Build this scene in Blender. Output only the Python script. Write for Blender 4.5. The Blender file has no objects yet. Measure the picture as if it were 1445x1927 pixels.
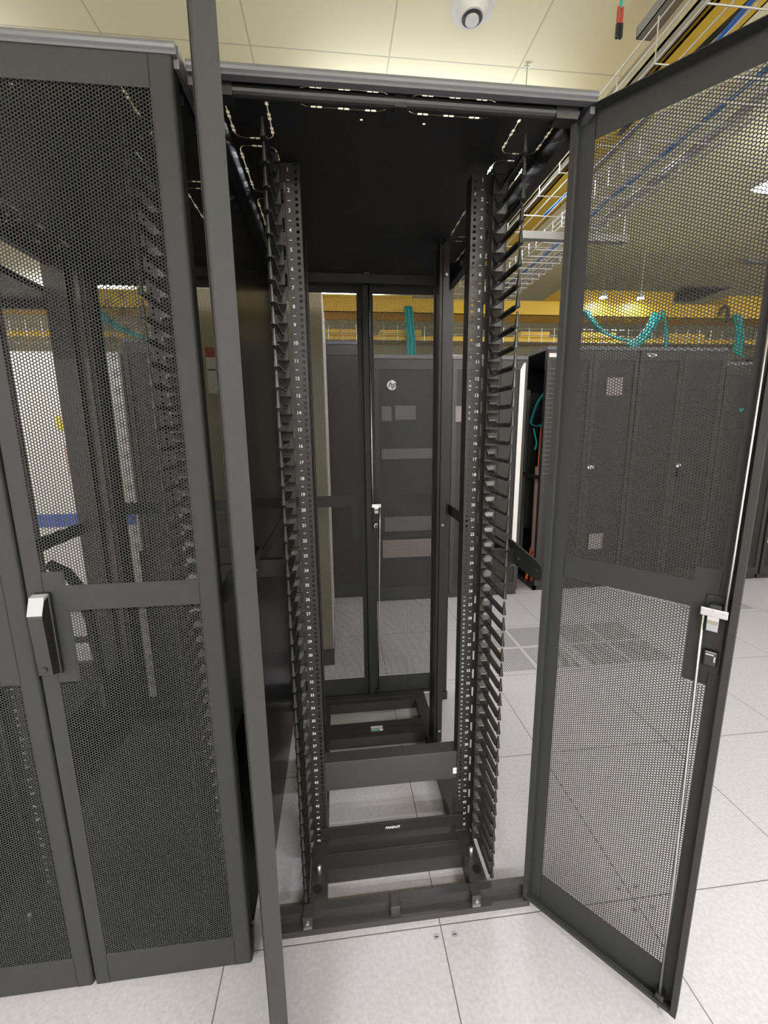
import bpy, bmesh, math, random
import numpy as np
from mathutils import Vector, Matrix, Euler
random.seed(7)
PI = math.pi
S = bpy.context.scene
COL = S.collection

# ------------------------------------------------------------------ camera, world, lights, exposure
cam = bpy.data.objects.new('camera', bpy.data.cameras.new('camera'))
COL.objects.link(cam)
cam.location = (-0.2575, -0.9684, 1.4131)
cam.rotation_euler = (1.3790, 0.0107, -0.1117)
cam.data.sensor_fit = 'VERTICAL'
cam.data.sensor_height = 36.0
cam.data.lens = 36.0 * 807.0 / 1927.0
cam.data.clip_start = 0.02
S.camera = cam
S.view_settings.view_transform = 'Standard'
S.view_settings.look = 'None'
S.view_settings.exposure = 0.38
S.view_settings.gamma = 1.0
S.view_settings.use_curve_mapping = False
w = bpy.data.worlds.new('world'); S.world = w; w.use_nodes = True
w.node_tree.nodes['Background'].inputs[0].default_value = (0.8, 0.8, 0.85, 1)
w.node_tree.nodes['Background'].inputs[1].default_value = 0.15

try:
    S.cycles.sample_clamp_indirect = 1.5; S.cycles.caustics_reflective = False; S.cycles.caustics_refractive = False; S.cycles.blur_glossy = 1.0
except Exception: pass

ZC = 3.03                                   # ceiling height
# ceiling tubes: centre x, centre y, power
LIGHTS = [(0.30, 1.50, 17), (2.77, 1.50, 14), (-2.20, 1.50, 18), (5.3, 1.50, 16),
          (-0.28, 4.62, 22), (-3.12, 4.62, 22),
          (1.9, -2.4, 102), (-1.5, -3.6, 145), (4.6, -2.0, 34), (-4.0, -2.8, 105), (0.6, -4.2, 135)]  # last entry: unseen extra lamp added to brighten front floor and ceiling

# ------------------------------------------------------------------ materials
def mat(name, col, rough=0.5, metal=0.0, spec=0.5, emit=None, estr=0, bump=0, bscale=400, coat=0):
    m = bpy.data.materials.new(name); m.use_nodes = True
    n = m.node_tree.nodes; l = m.node_tree.links
    b = n['Principled BSDF']
    b.inputs['Base Color'].default_value = (*col, 1)
    b.inputs['Roughness'].default_value = rough
    b.inputs['Metallic'].default_value = metal
    b.inputs['Specular IOR Level'].default_value = spec
    b.inputs['Coat Weight'].default_value = coat
    if emit:
        b.inputs['Emission Color'].default_value = (*emit, 1)
        b.inputs['Emission Strength'].default_value = estr
    tc = n.new('ShaderNodeTexCoord'); nz = n.new('ShaderNodeTexNoise')
    nz.inputs['Scale'].default_value = 3.0; nz.inputs['Detail'].default_value = 4
    l.new(tc.outputs['Object'], nz.inputs['Vector'])
    mp = n.new('ShaderNodeMapRange'); mp.inputs[3].default_value = rough * 0.88; mp.inputs[4].default_value = min(1, rough * 1.12)
    l.new(nz.outputs['Fac'], mp.inputs[0]); l.new(mp.outputs[0], b.inputs['Roughness'])
    if bump:
        n2 = n.new('ShaderNodeTexNoise'); n2.inputs['Scale'].default_value = bscale
        l.new(tc.outputs['Object'], n2.inputs['Vector'])
        bp = n.new('ShaderNodeBump'); bp.inputs['Strength'].default_value = bump; bp.inputs['Distance'].default_value = 0.0005
        l.new(n2.outputs['Fac'], bp.inputs['Height']); l.new(bp.outputs['Normal'], b.inputs['Normal'])
    return m
M = {}
M['door'] = mat('powder_coated_black', (0.025, 0.026, 0.0265), 0.58, bump=0.25, spec=0.18)
M['mesh'] = mat('perforated_black_steel', (0.037, 0.038, 0.038), 0.8, spec=0.0)
M['frame'] = mat('frame_black', (0.014, 0.014, 0.014), 0.40, spec=0.35)
M['cap'] = mat('top_cover_lightened', (0.10, 0.10, 0.108), 0.34, spec=0.4)  # base colour lightened to stand in for light the rim reflects
M['base'] = mat('base_steel', (0.028, 0.026, 0.026), 0.36)
M['inner'] = mat('interior_black', (0.007, 0.007, 0.007), 0.5)
M['gloss'] = mat('side_panel_gloss', (0.007, 0.007, 0.007), 0.24, spec=0.35)
M['plastic'] = mat('black_plastic', (0.012, 0.012, 0.012), 0.28)
M['zinc'] = mat('zinc_plated_steel', (0.55, 0.56, 0.57), 0.30, metal=1.0)
M['galv'] = mat('galvanised_steel', (0.52, 0.53, 0.53), 0.42, metal=0.85)
M['wire'] = mat('electroplated_wire', (0.72, 0.71, 0.69), 0.35, metal=0.8)
M['white'] = mat('white_print', (0.85, 0.85, 0.85), 0.5)
M['paper'] = mat('paper_label', (0.85, 0.84, 0.80), 0.6)
M['green'] = mat('green_print', (0.02, 0.40, 0.22), 0.5)
M['red'] = mat('red_print', (0.42, 0.06, 0.04), 0.5)
M['blue'] = mat('blue_print', (0.06, 0.10, 0.42), 0.5)
M['sticker'] = mat('yellow_sticker', (0.75, 0.62, 0.03), 0.5)
M['yellow'] = mat('yellow_fibre_duct', (0.84, 0.55, 0.06), 0.45)
M['teal'] = mat('teal_cable', (0.02, 0.38, 0.38), 0.45)
M['bluec'] = mat('blue_cable', (0.03, 0.13, 0.45), 0.45)
M['orange'] = mat('orange_cable', (0.85, 0.16, 0.04), 0.45)
M['tan'] = mat('cream_cover', (0.60, 0.55, 0.40), 0.5)
M['beige'] = mat('beige_cabinet', (0.42, 0.38, 0.27), 0.5)
M['offwhite'] = mat('off_white_steel', (0.72, 0.69, 0.66), 0.4)
M['plinth'] = mat('dark_plinth', (0.06, 0.05, 0.045), 0.5)
M['rack'] = mat('far_rack_black', (0.020, 0.021, 0.020), 0.4)
M['racktop'] = mat('far_rack_top', (0.10, 0.10, 0.105), 0.45)
M['grey'] = mat('grey_unit', (0.30, 0.30, 0.31), 0.5)
M['lampbody'] = mat('lamp_housing', (0.85, 0.85, 0.83), 0.4)
M['tube'] = mat('lit_diffuser', (1, 1, 1), 0.5, emit=(1.0, 0.97, 0.95), estr=14)
M['wall'] = mat('wall_paint', (0.78, 0.74, 0.60), 0.7)

def grid_floor():
    m = bpy.data.materials.new('raised_floor_laminate'); m.use_nodes = True
    n = m.node_tree.nodes; l = m.node_tree.links; b = n['Principled BSDF']
    tc = n.new('ShaderNodeTexCoord'); sp = n.new('ShaderNodeSeparateXYZ'); l.new(tc.outputs['Object'], sp.inputs[0])
    def seam(out):
        a = n.new('ShaderNodeMath'); a.operation = 'ADD'; l.new(out, a.inputs[0]); a.inputs[1].default_value = 60.0 + 0.0015
        mo = n.new('ShaderNodeMath'); mo.operation = 'MODULO'; l.new(a.outputs[0], mo.inputs[0]); mo.inputs[1].default_value = 0.6
        lt = n.new('ShaderNodeMath'); lt.operation = 'LESS_THAN'; l.new(mo.outputs[0], lt.inputs[0]); lt.inputs[1].default_value = 0.0030
        return lt
    sx, sy = seam(sp.outputs[0]), seam(sp.outputs[1])
    mx = n.new('ShaderNodeMath'); mx.operation = 'MAXIMUM'; l.new(sx.outputs[0], mx.inputs[0]); l.new(sy.outputs[0], mx.inputs[1])
    nz = n.new('ShaderNodeTexNoise'); nz.inputs['Scale'].default_value = 90; nz.inputs['Detail'].default_value = 6; l.new(tc.outputs['Object'], nz.inputs['Vector'])
    nb = n.new('ShaderNodeTexNoise'); nb.inputs['Scale'].default_value = 1.4; l.new(tc.outputs['Object'], nb.inputs['Vector'])
    cr = n.new('ShaderNodeValToRGB'); cr.color_ramp.elements[0].position = 0.35; cr.color_ramp.elements[1].position = 0.7
    cr.color_ramp.elements[0].color = (0.385, 0.368, 0.370, 1); cr.color_ramp.elements[1].color = (0.455, 0.433, 0.436, 1)
    l.new(nz.outputs['Fac'], cr.inputs[0])
    mix = n.new('ShaderNodeMix'); mix.data_type = 'RGBA'; l.new(mx.outputs[0], mix.inputs[0]); l.new(cr.outputs[0], mix.inputs[6]); mix.inputs[7].default_value = (0.10, 0.09, 0.08, 1)
    l.new(mix.outputs[2], b.inputs['Base Color'])
    r = n.new('ShaderNodeMapRange'); l.new(nb.outputs['Fac'], r.inputs[0]); r.inputs[3].default_value = 0.28; r.inputs[4].default_value = 0.42
    l.new(r.outputs[0], b.inputs['Roughness'])
    bp = n.new('ShaderNodeBump'); bp.inputs['Strength'].default_value = 0.6; bp.inputs['Distance'].default_value = 0.001; bp.invert = True
    l.new(mx.outputs[0], bp.inputs['Height']); l.new(bp.outputs[0], b.inputs['Normal'])
    return m
M['floor'] = grid_floor()

def ceil_mat():
    m = bpy.data.materials.new('ceiling_panels'); m.use_nodes = True
    n = m.node_tree.nodes; l = m.node_tree.links; b = n['Principled BSDF']
    tc = n.new('ShaderNodeTexCoord'); sp = n.new('ShaderNodeSeparateXYZ'); l.new(tc.outputs['Object'], sp.inputs[0])
    def seam(out, off):
        a = n.new('ShaderNodeMath'); a.operation = 'ADD'; l.new(out, a.inputs[0]); a.inputs[1].default_value = 60.0 - off
        mo = n.new('ShaderNodeMath'); mo.operation = 'MODULO'; l.new(a.outputs[0], mo.inputs[0]); mo.inputs[1].default_value = 0.6
        lt = n.new('ShaderNodeMath'); lt.operation = 'LESS_THAN'; l.new(mo.outputs[0], lt.inputs[0]); lt.inputs[1].default_value = 0.006
        return lt
    sx, sy = seam(sp.outputs[0], 0.03), seam(sp.outputs[1], 0.66)
    mx = n.new('ShaderNodeMath'); mx.operation = 'MAXIMUM'; l.new(sx.outputs[0], mx.inputs[0]); l.new(sy.outputs[0], mx.inputs[1])
    mix = n.new('ShaderNodeMix'); mix.data_type = 'RGBA'; l.new(mx.outputs[0], mix.inputs[0]); mix.inputs[6].default_value = (0.84, 0.80, 0.53, 1); mix.inputs[7].default_value = (0.55, 0.50, 0.36, 1)
    l.new(mix.outputs[2], b.inputs['Base Color']); b.inputs['Roughness'].default_value = 0.55
    return m
M['ceiling'] = ceil_mat()

def dots_mat():
    # round ventilation holes of the perforated floor grilles
    m = bpy.data.materials.new('perforated_floor_grille'); m.use_nodes = True
    n = m.node_tree.nodes; l = m.node_tree.links; b = n['Principled BSDF']
    tc = n.new('ShaderNodeTexCoord'); sc = n.new('ShaderNodeVectorMath'); sc.operation = 'SCALE'; sc.inputs['Scale'].default_value = 1 / 0.0125
    l.new(tc.outputs['Object'], sc.inputs[0])
    fr = n.new('ShaderNodeVectorMath'); fr.operation = 'FRACTION'; l.new(sc.outputs[0], fr.inputs[0])
    sb = n.new('ShaderNodeVectorMath'); sb.operation = 'SUBTRACT'; l.new(fr.outputs[0], sb.inputs[0]); sb.inputs[1].default_value = (0.5, 0.5, 0)
    mu = n.new('ShaderNodeVectorMath'); mu.operation = 'MULTIPLY'; l.new(sb.outputs[0], mu.inputs[0]); mu.inputs[1].default_value = (1, 1, 0)
    ln = n.new('ShaderNodeVectorMath'); ln.operation = 'LENGTH'; l.new(mu.outputs[0], ln.inputs[0])
    lt = n.new('ShaderNodeMath'); lt.operation = 'LESS_THAN'; l.new(ln.outputs['Value'], lt.inputs[0]); lt.inputs[1].default_value = 0.33
    mix = n.new('ShaderNodeMix'); mix.data_type = 'RGBA'; l.new(lt.outputs[0], mix.inputs[0]); mix.inputs[6].default_value = (0.40, 0.385, 0.38, 1); mix.inputs[7].default_value = (0.03, 0.03, 0.03, 1)
    l.new(mix.outputs[2], b.inputs['Base Color']); b.inputs['Roughness'].default_value = 0.5
    return m
M['dots'] = dots_mat()

# ------------------------------------------------------------------ mesh helpers
class MB:
    def __init__(s): s.v = []; s.f = []
    def add(s, v, f):
        o = len(s.v); s.v += [tuple(p) for p in v]; s.f += [tuple(i + o for i in q) for q in f]; return s
    def box(s, x0, x1, y0, y1, z0, z1):
        v = [(x, y, z) for z in (z0, z1) for y in (y0, y1) for x in (x0, x1)]
        return s.add(v, [(0, 2, 3, 1), (4, 5, 7, 6), (0, 1, 5, 4), (2, 6, 7, 3), (0, 4, 6, 2), (1, 3, 7, 5)])
    def cbox(s, x0, x1, y0, y1, z0, z1, c):
        # box with chamfered edges: a real bevel through bmesh
        bm = bmesh.new(); bmesh.ops.create_cube(bm, size=1)
        for v in bm.verts: v.co = Vector(((x0 + x1) / 2 + v.co.x * (x1 - x0), (y0 + y1) / 2 + v.co.y * (y1 - y0), (z0 + z1) / 2 + v.co.z * (z1 - z0)))
        bmesh.ops.bevel(bm, geom=list(bm.edges), offset=c, segments=2, affect='EDGES', profile=0.5)
        return s.bm(bm)
    def bm(s, bm, mx=None):
        bm.verts.index_update(); bm.verts.ensure_lookup_table()
        s.add([(mx @ v.co if mx else v.co) for v in bm.verts], [[v.index for v in f.verts] for f in bm.faces]); bm.free(); return s
    def prism(s, pts, h0, h1, axis='z'):
        n = len(pts)
        def P(a, b, h): return {'z': (a, b, h), 'y': (a, h, b), 'x': (h, a, b)}[axis]
        v = [P(a, b, h0) for a, b in pts] + [P(a, b, h1) for a, b in pts]
        f = [tuple(range(n))[::-1], tuple(range(n, 2 * n))] + [(i, (i + 1) % n, n + (i + 1) % n, n + i) for i in range(n)]
        return s.add(v, f)
    def tube(s, pts, r, n=8, r1=None):
        pts = [Vector(p) for p in pts]; rings = []
        up = Vector((0, 0, 1)); prev = None
        for i, p in enumerate(pts):
            d = (pts[min(i + 1, len(pts) - 1)] - pts[max(i - 1, 0)]).normalized()
            if prev is None:
                a = d.cross(up)
                if a.length < 1e-3: a = d.cross(Vector((1, 0, 0)))
            else:
                a = prev - d * prev.dot(d)
            a.normalize(); prev = a; b = d.cross(a)
            rr = r if r1 is None else r + (r1 - r) * i / (len(pts) - 1)
            rings.append([p + (a * math.cos(2 * PI * k / n) + b * math.sin(2 * PI * k / n)) * rr for k in range(n)])
        v = [q for rg in rings for q in rg]; f = []
        for i in range(len(rings) - 1):
            for k in range(n):
                f.append((i * n + k, i * n + (k + 1) % n, (i + 1) * n + (k + 1) % n, (i + 1) * n + k))
        f.append(tuple(range(n))[::-1]); f.append(tuple((len(rings) - 1) * n + k for k in range(n)))
        return s.add(v, f)
    def cyl(s, c, r, h, axis='z', n=20, r1=None):
        d = {'x': Vector((h, 0, 0)), 'y': Vector((0, h, 0)), 'z': Vector((0, 0, h))}[axis]
        return s.tube([Vector(c), Vector(c) + d], r, n, r1)
    def build(s, name, m, parent=None, smooth=False):
        me = bpy.data.meshes.new(name); me.from_pydata(s.v, [], s.f); me.update()
        if smooth:
            for p in me.polygons: p.use_smooth = True
        return link(name, me, m, parent)
def link(name, me, m, parent=None):
    o = bpy.data.objects.new(name, me); COL.objects.link(o)
    if m is not None and not me.materials: me.materials.append(m if not isinstance(m, str) else M[m])
    if parent: o.parent = parent
    return o
def tag(o, label=None, cat=None, group=None, kind=None):
    if label: o['label'] = label
    if cat: o['category'] = cat
    if group: o['group'] = group
    if kind: o['kind'] = kind
    return o
def thing(name, label, cat, loc=(0, 0, 0), group=None):
    o = bpy.data.objects.new(name, None); COL.objects.link(o); o.location = loc; o.empty_display_size = 0.1
    return tag(o, label, cat, group)
def struct(o): return tag(o, kind='structure')
def copy_tree(o, parent=None):
    c = o.copy(); COL.objects.link(c)
    if parent: c.parent = parent
    for ch in list(o.children): copy_tree(ch, c)
    return c
# text as mesh
_gl = {}
def glyph(t, shear=0.0, bold=0.0):
    k = (t, shear, bold)
    if k not in _gl:
        cu = bpy.data.curves.new('glyphs', 'FONT'); cu.body = t; cu.size = 1.0; cu.resolution_u = 3; cu.shear = shear; cu.offset = bold
        cu.align_x = 'CENTER'; cu.align_y = 'CENTER'; cu.extrude = 0.02
        o = bpy.data.objects.new('glyphs', cu); COL.objects.link(o)
        dg = bpy.context.evaluated_depsgraph_get(); dg.update()
        me = bpy.data.meshes.new_from_object(o.evaluated_get(dg))
        _gl[k] = ([v.co.copy() for v in me.vertices], [tuple(p.vertices) for p in me.polygons])
        bpy.data.objects.remove(o); bpy.data.curves.remove(cu); bpy.data.meshes.remove(me)
    return _gl[k]
def text(mb, t, size, pos, facing='-y', shear=0.0, bold=0.0, rot=0.0):
    v, f = glyph(t, shear, bold)
    if facing == '-y': mx = Matrix(((1, 0, 0), (0, 0, -1), (0, 1, 0))).to_4x4()
    elif facing == '+z': mx = Matrix.Identity(4)
    else: mx = Matrix(((-1, 0, 0), (0, 0, 1), (0, 1, 0))).to_4x4()
    mx = Matrix.Translation(Vector(pos)) @ mx @ Matrix.Rotation(rot, 4, 'Z') @ Matrix.Scale(size, 4)
    return mb.add([mx @ q for q in v], f)

# ------------------------------------------------------------------ room shell
X0, X1, Y0r, Y1r = -6.0, 7.5, -5.0, 7.5
struct(MB().box(X0, X1, Y0r, Y1r, -0.05, 0).build('floor', 'floor'))
struct(MB().box(X0, X1, Y0r, Y1r, ZC, ZC + 0.05).build('ceiling', 'ceiling'))
struct(MB().box(X0 - .1, X0, Y0r, Y1r, 0, ZC).build('wall_left', 'wall'))
struct(MB().box(X1, X1 + .1, Y0r, Y1r, 0, ZC).build('wall_right', 'wall'))
struct(MB().box(X0, X1, Y1r, Y1r + .1, 0, ZC).build('wall_back', 'wall'))
struct(MB().box(X0, X1, Y0r - .1, Y0r, 0, ZC).build('wall_front', 'wall'))

# ------------------------------------------------------------------ perforated leaf (shared by every cabinet door)
LW, LZ0, LZ1 = 0.39, 0.025, 2.060
MX0, MX1 = 0.040, 0.355
BZ0, BZ1 = 1.040, 1.097          # middle bar
MZ0, MZ1 = 0.118, 2.008
def perf_mesh(name, pitch=0.00635, rin=0.00275, yc=-0.0300, th=0.0012):
    R = pitch / math.sqrt(3); cx, cz = [], []
    i = 0; x = MX0 + R * 0.6
    while x < MX1 - R * 0.4:
        zs = np.arange(MZ0 + 0.003 + (i % 2) * pitch / 2, MZ1 - 0.002, pitch)
        for z in zs:
            if BZ0 - 0.0015 < z < BZ1 + 0.0015: continue
            if x > 0.312 and 0.872 < z < 1.13: continue
            cx.append(x); cz.append(z)
        x += 1.5 * R; i += 1
    cx = np.array(cx); cz = np.array(cz); n = len(cx)
    a = np.arange(6) * PI / 3
    ox, oz = R * np.cos(a), R * np.sin(a); ix, iz = rin * np.cos(a), rin * np.sin(a)
    V = np.zeros((n, 24, 3))
    for k, (dx, dz, y) in enumerate(((ox, oz, yc - th / 2), (ix, iz, yc - th / 2), (ox, oz, yc + th / 2), (ix, iz, yc + th / 2))):
        V[:, k * 6:k * 6 + 6, 0] = cx[:, None] + dx; V[:, k * 6:k * 6 + 6, 2] = cz[:, None] + dz; V[:, k * 6:k * 6 + 6, 1] = y
    F = []
    for k in range(6):
        j = (k + 1) % 6
        F += [[k, j, 6 + j, 6 + k], [12 + j, 12 + k, 18 + k, 18 + j], [6 + k, 6 + j, 18 + j, 18 + k]]
    F = np.array(F); FA = (F[None] + (np.arange(n) * 24)[:, None, None]).reshape(-1)
    me = bpy.data.meshes.new(name)
    me.vertices.add(n * 24); me.vertices.foreach_set('co', V.reshape(-1))
    me.loops.add(len(FA)); me.loops.foreach_set('vertex_index', FA.astype(np.int32))
    nf = len(FA) // 4; me.polygons.add(nf); me.polygons.foreach_set('loop_start', np.arange(0, nf * 4, 4, dtype=np.int32))
    me.update(calc_edges=True); me.materials.append(M['mesh'])
    return me
SHEET = perf_mesh('perforated_sheet')

def arc(cx, cy, r, a0, a1, n=5):
    return [(cx + r * math.cos(math.radians(a0 + (a1 - a0) * i / n)), cy + r * math.sin(math.radians(a0 + (a1 - a0) * i / n))) for i in range(n + 1)]
def edge_profile(x_out, x_in, sgn, depth=0.030, lip=0.012, r=0.007, t=0.0014):
    # folded steel edge seen from above: skin, rounded corner, side flange, return lip
    y = -depth
    o = [(x_in, y)] + [(x_out + sgn * r - sgn * r * math.sin(math.radians(a)), y + r - r * math.cos(math.radians(a))) for a in (0, 18, 36, 54, 72, 90)] + [(x_out, 0), (x_out + sgn * lip, 0)]
    i = [(x_out + sgn * lip, -t), (x_out + sgn * t, -t)] + [(x_out + sgn * r - sgn * (r - t) * math.sin(math.radians(a)), y + r - (r - t) * math.cos(math.radians(a))) for a in (90, 72, 54, 36, 18, 0)] + [(x_in, y + t)]
    return o + i
def make_door(parent, right=False, inside_latch=False, outside_handle=False):
    mb = MB()
    mb.prism(edge_profile(0, MX0 + .002, 1), LZ0, LZ1)
    mb.prism(edge_profile(LW, MX1 - .002, -1), LZ0, LZ1)
    ys = (-0.0300, -0.0286)
    mb.box(MX0, MX1, *ys, LZ0 + .001, MZ0); mb.box(MX0, MX1, *ys, MZ1, LZ1 - .001)
    mb.box(MX0, MX1, *ys, BZ0, BZ1)
    mb.box(0.310, MX1, *ys, 0.875, BZ0); mb.box(0.310, MX1, *ys, BZ1, 1.128)
    mb.box(0.004, LW - .004, -0.029, -0.001, LZ0, LZ0 + .0015); mb.box(0.004, LW - .004, -0.012, -0.001, LZ0, LZ0 + .010)
    mb.box(0.004, LW - .004, -0.029, -0.001, LZ1 - .0015, LZ1)
    d = mb.build('door', 'door', parent)
    link('perforated_sheet', SHEET, 'mesh', d)
    if outside_handle:
        h = MB()
        h.cbox(0.338, 0.372, -0.040, -0.030, 0.900, 1.085, 0.004)
        h.prism([(-0.040, 0.905), (-0.062, 0.912), (-0.066, 1.040), (-0.052, 1.080), (-0.040, 1.082)], 0.341, 0.369, 'x')
        h.build('handle', 'plastic', d)
        c = MB().prism([(-0.0667, 1.046), (-0.0525, 1.0805), (-0.040, 1.0835), (-0.040, 1.078), (-0.052, 1.074)], 0.3405, 0.3695, 'x')
        c.build('handle_end', 'grey', d)
        k = MB().cyl((0.356, -0.0655, 0.925), 0.006, 0.004, 'y', 14); k.build('key_lock', 'plastic', d)
    if inside_latch:
        b = MB().cbox(0.334, 0.372, -0.0286, -0.024, 0.905, 1.075, 0.002).cbox(0.342, 0.364, -0.024, -0.004, 1.040, 1.062, 0.004)
        b.build('latch_body', 'door', d)
        z = MB().cbox(0.330, 0.375, -0.004, -0.001, 1.037, 1.054, 0.0012)
        z.prism([(0.343, 1.038), (0.362, 1.038), (0.362, 1.008), (0.344, 1.008)], -0.0035, 0.0005, 'y')
        z.prism([(0.0005, 1.030), (0.006, 1.024), (0.003, 1.009), (0.0005, 1.008)], 0.344, 0.361, 'x')
        for xx in (0.336, 0.3525, 0.369): z.cyl((xx, -0.001, 1.045), 0.0048 if xx == 0.3525 else 0.0034, 0.003, 'y', 14)
        z.build('latch_plate', 'zinc', d)
        MB().tube([(0.3695, -0.0045, 1.045), (0.370, -0.008, 1.2), (0.372, -0.010, 2.050)], 0.0034, 8).build('lock_rod', 'zinc', d, True)
        MB().tube([(0.3355, -0.0045, 1.042), (0.3375, -0.008, 0.9), (0.350, -0.010, 0.35), (0.354, -0.008, 0.012)], 0.0034, 8).build('lock_rod', 'zinc', d, True)
        MB().cbox(0.345, 0.363, -0.028, -0.001, 0.040, 0.055, 0.003).build('rod_guide', 'plastic', d)
        t = MB().cbox(0.343, 0.367, -0.028, -0.012, 0.926, 0.960, 0.004)
        t.build('lock_socket', 'plastic', d)
        MB().box(0.347, 0.361, -0.0125, -0.0115, 0.951, 0.954).box(0.3615, 0.364, -0.0125, -0.0115, 0.938, 0.950).build('socket_glint', 'zinc', d).name = 'socket_highlight'  # bright strips painted in as a glint on the socket
    return d

# ------------------------------------------------------------------ the cabinet (built once, then copied)
XC = -0.107
root = thing('server_cabinet', 'open empty black server cabinet with both front doors swung out, in the middle', 'server cabinet', (XC, 0, 0), 'tall black cabinets of the front row')

# top panel with real brush slots cut through it
ZP0, ZP1 = 2.0660, 2.0672
def top_panel_mesh():
    o = MB().box(-0.398, 0.398, 0.0, 1.09, ZP0, ZP1).build('top_panel', None)
    rings, notches = MB(), MB()
    z0, z1 = 2.0, 2.15
    def rr(x0, x1, y0, y1, r): return arc(x1 - r, y1 - r, r, 0, 90, 5) + arc(x0 + r, y1 - r, r, 90, 180, 5) + arc(x0 + r, y0 + r, r, 180, 270, 5) + arc(x1 - r, y0 + r, r, 270, 360, 5)
    def slot(x0, x1, y0, y1, r=0.022, wd=0.0020):
        h = wd / 2
        A = rr(x0 - h, x1 + h, y0 - h, y1 + h, r + h); B = rr(x0 + h, x1 - h, y0 + h, y1 - h, r - h); n = len(A)
        v = [(p[0], p[1], z) for z in (z0, z1) for L in (A, B) for p in L]
        f = []
        for i in range(n):
            j = (i + 1) % n
            f += [(i, n + i, n + j, j), (2 * n + i, 2 * n + j, 3 * n + j, 3 * n + i), (i, j, 2 * n + j, 2 * n + i), (n + j, n + i, 3 * n + i, 3 * n + j)]
        rings.add(v, f)
        L = x1 - x0; H = y1 - y0
        for t in (0.2, 0.5, 0.8):
            for s in (-0.0062, 0.0062):
                for yy in (y0, y1):
                    if L > 0.1: notches.box(x0 + L * t + s - .005, x0 + L * t + s + .005, yy - .0034, yy + .0034, z0, z1)
                for xx in (x0, x1):
                    if H > 0.1: notches.box(xx - .0034, xx + .0034, y0 + H * t + s - .005, y0 + H * t + s + .005, z0, z1)
        if L < 0.1:
            for s in (-0.0062, 0.0062):
                for yy in (y0, y1): notches.box((x0 + x1) / 2 + s - .005, (x0 + x1) / 2 + s + .005, yy - .0034, yy + .0034, z0, z1)
    slot(-0.205, -0.018, 0.016, 0.068); slot(0.018, 0.205, 0.016, 0.068)
    for sx in (-1, 1):
        for y0, y1 in ((0.034, 0.178), (0.206, 0.406), (0.440, 0.640), (0.675, 0.875)):
            a, b2 = sorted((sx * 0.268, sx * 0.352)); slot(a, b2, y0, y1, 0.018)
    for xx in (-0.073, 0.064): notches.cyl((xx, 0.097, z0), 0.0036, z1 - z0, 'z', 14)
    for xx in (-0.21, -0.17, -0.14, -0.115, 0.0, 0.13): notches.box(xx, xx + .018, 0.965, 0.9675, z0, z1)
    for xx in (-0.004, 0.007): notches.box(xx, xx + .007, 1.012, 1.017, z0, z1)
    cs = []
    for nm, c in (('rings', rings), ('notches', notches)):
        co = c.build(nm, None); cs.append(co)
        bmx = bmesh.new(); bmx.from_mesh(co.data); bmesh.ops.recalc_face_normals(bmx, faces=bmx.faces); bmx.to_mesh(co.data); bmx.free()
        mod = o.modifiers.new(nm, 'BOOLEAN'); mod.object = co; mod.operation = 'DIFFERENCE'; mod.solver = 'EXACT'
    dg = bpy.context.evaluated_depsgraph_get(); dg.update()
    me2 = bpy.data.meshes.new_from_object(o.evaluated_get(dg))
    bpy.data.objects.remove(o)
    for c in cs: bpy.data.objects.remove(c)
    me2.name = 'top_panel'; me2.materials.clear()
    return me2
tp = link('top_panel', top_panel_mesh(), 'inner', root)
sk = MB()
# outer shell of the cover: front roll, side skirts, rear skirt
prof = [(0.006, 2.060), (-0.010, 2.060)] + [(-0.016 + 0.009 - 0.009 * math.cos(math.radians(a)), 2.071 + 0.009 * math.sin(math.radians(a))) for a in (-60, -30, 0, 30, 60, 90)] + [(0.03, 2.0805), (0.03, 2.078), (0.006, 2.078)]
sk.prism(prof, -0.400, 0.400, 'x')
sk.box(-0.402, -0.392, 0.0, 1.095, 2.045, 2.080); sk.box(0.392, 0.402, 0.0, 1.095, 2.045, 2.080)
sk.box(-0.400, 0.400, 1.085, 1.097, 2.045, 2.080)
cap = sk.build('top_cover_rim', 'cap', root)
hb = MB()
hb.tube([(-0.375, 0.022, 2.054), (0.375, 0.022, 2.054)], 0.0110, 14)
hb.box(-0.372, -0.325, 0.010, 0.040, 2.040, 2.066); hb.box(0.325, 0.372, 0.010, 0.040, 2.040, 2.066)
hb.box(-0.012, 0.012, 0.012, 0.034, 2.041, 2.066)
hb.build('header_bar', 'frame', root)
MB().box(-0.385, 0.385, 1.03, 1.06, 2.030, 2.066).build('rear_header', 'inner', root)
for sx in (-1, 1):
    MB().box(*sorted((sx * 0.362, sx * 0.390)), 0.05, 1.06, 2.020, 2.066).build('top_side_beam', 'inner', root)
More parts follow.
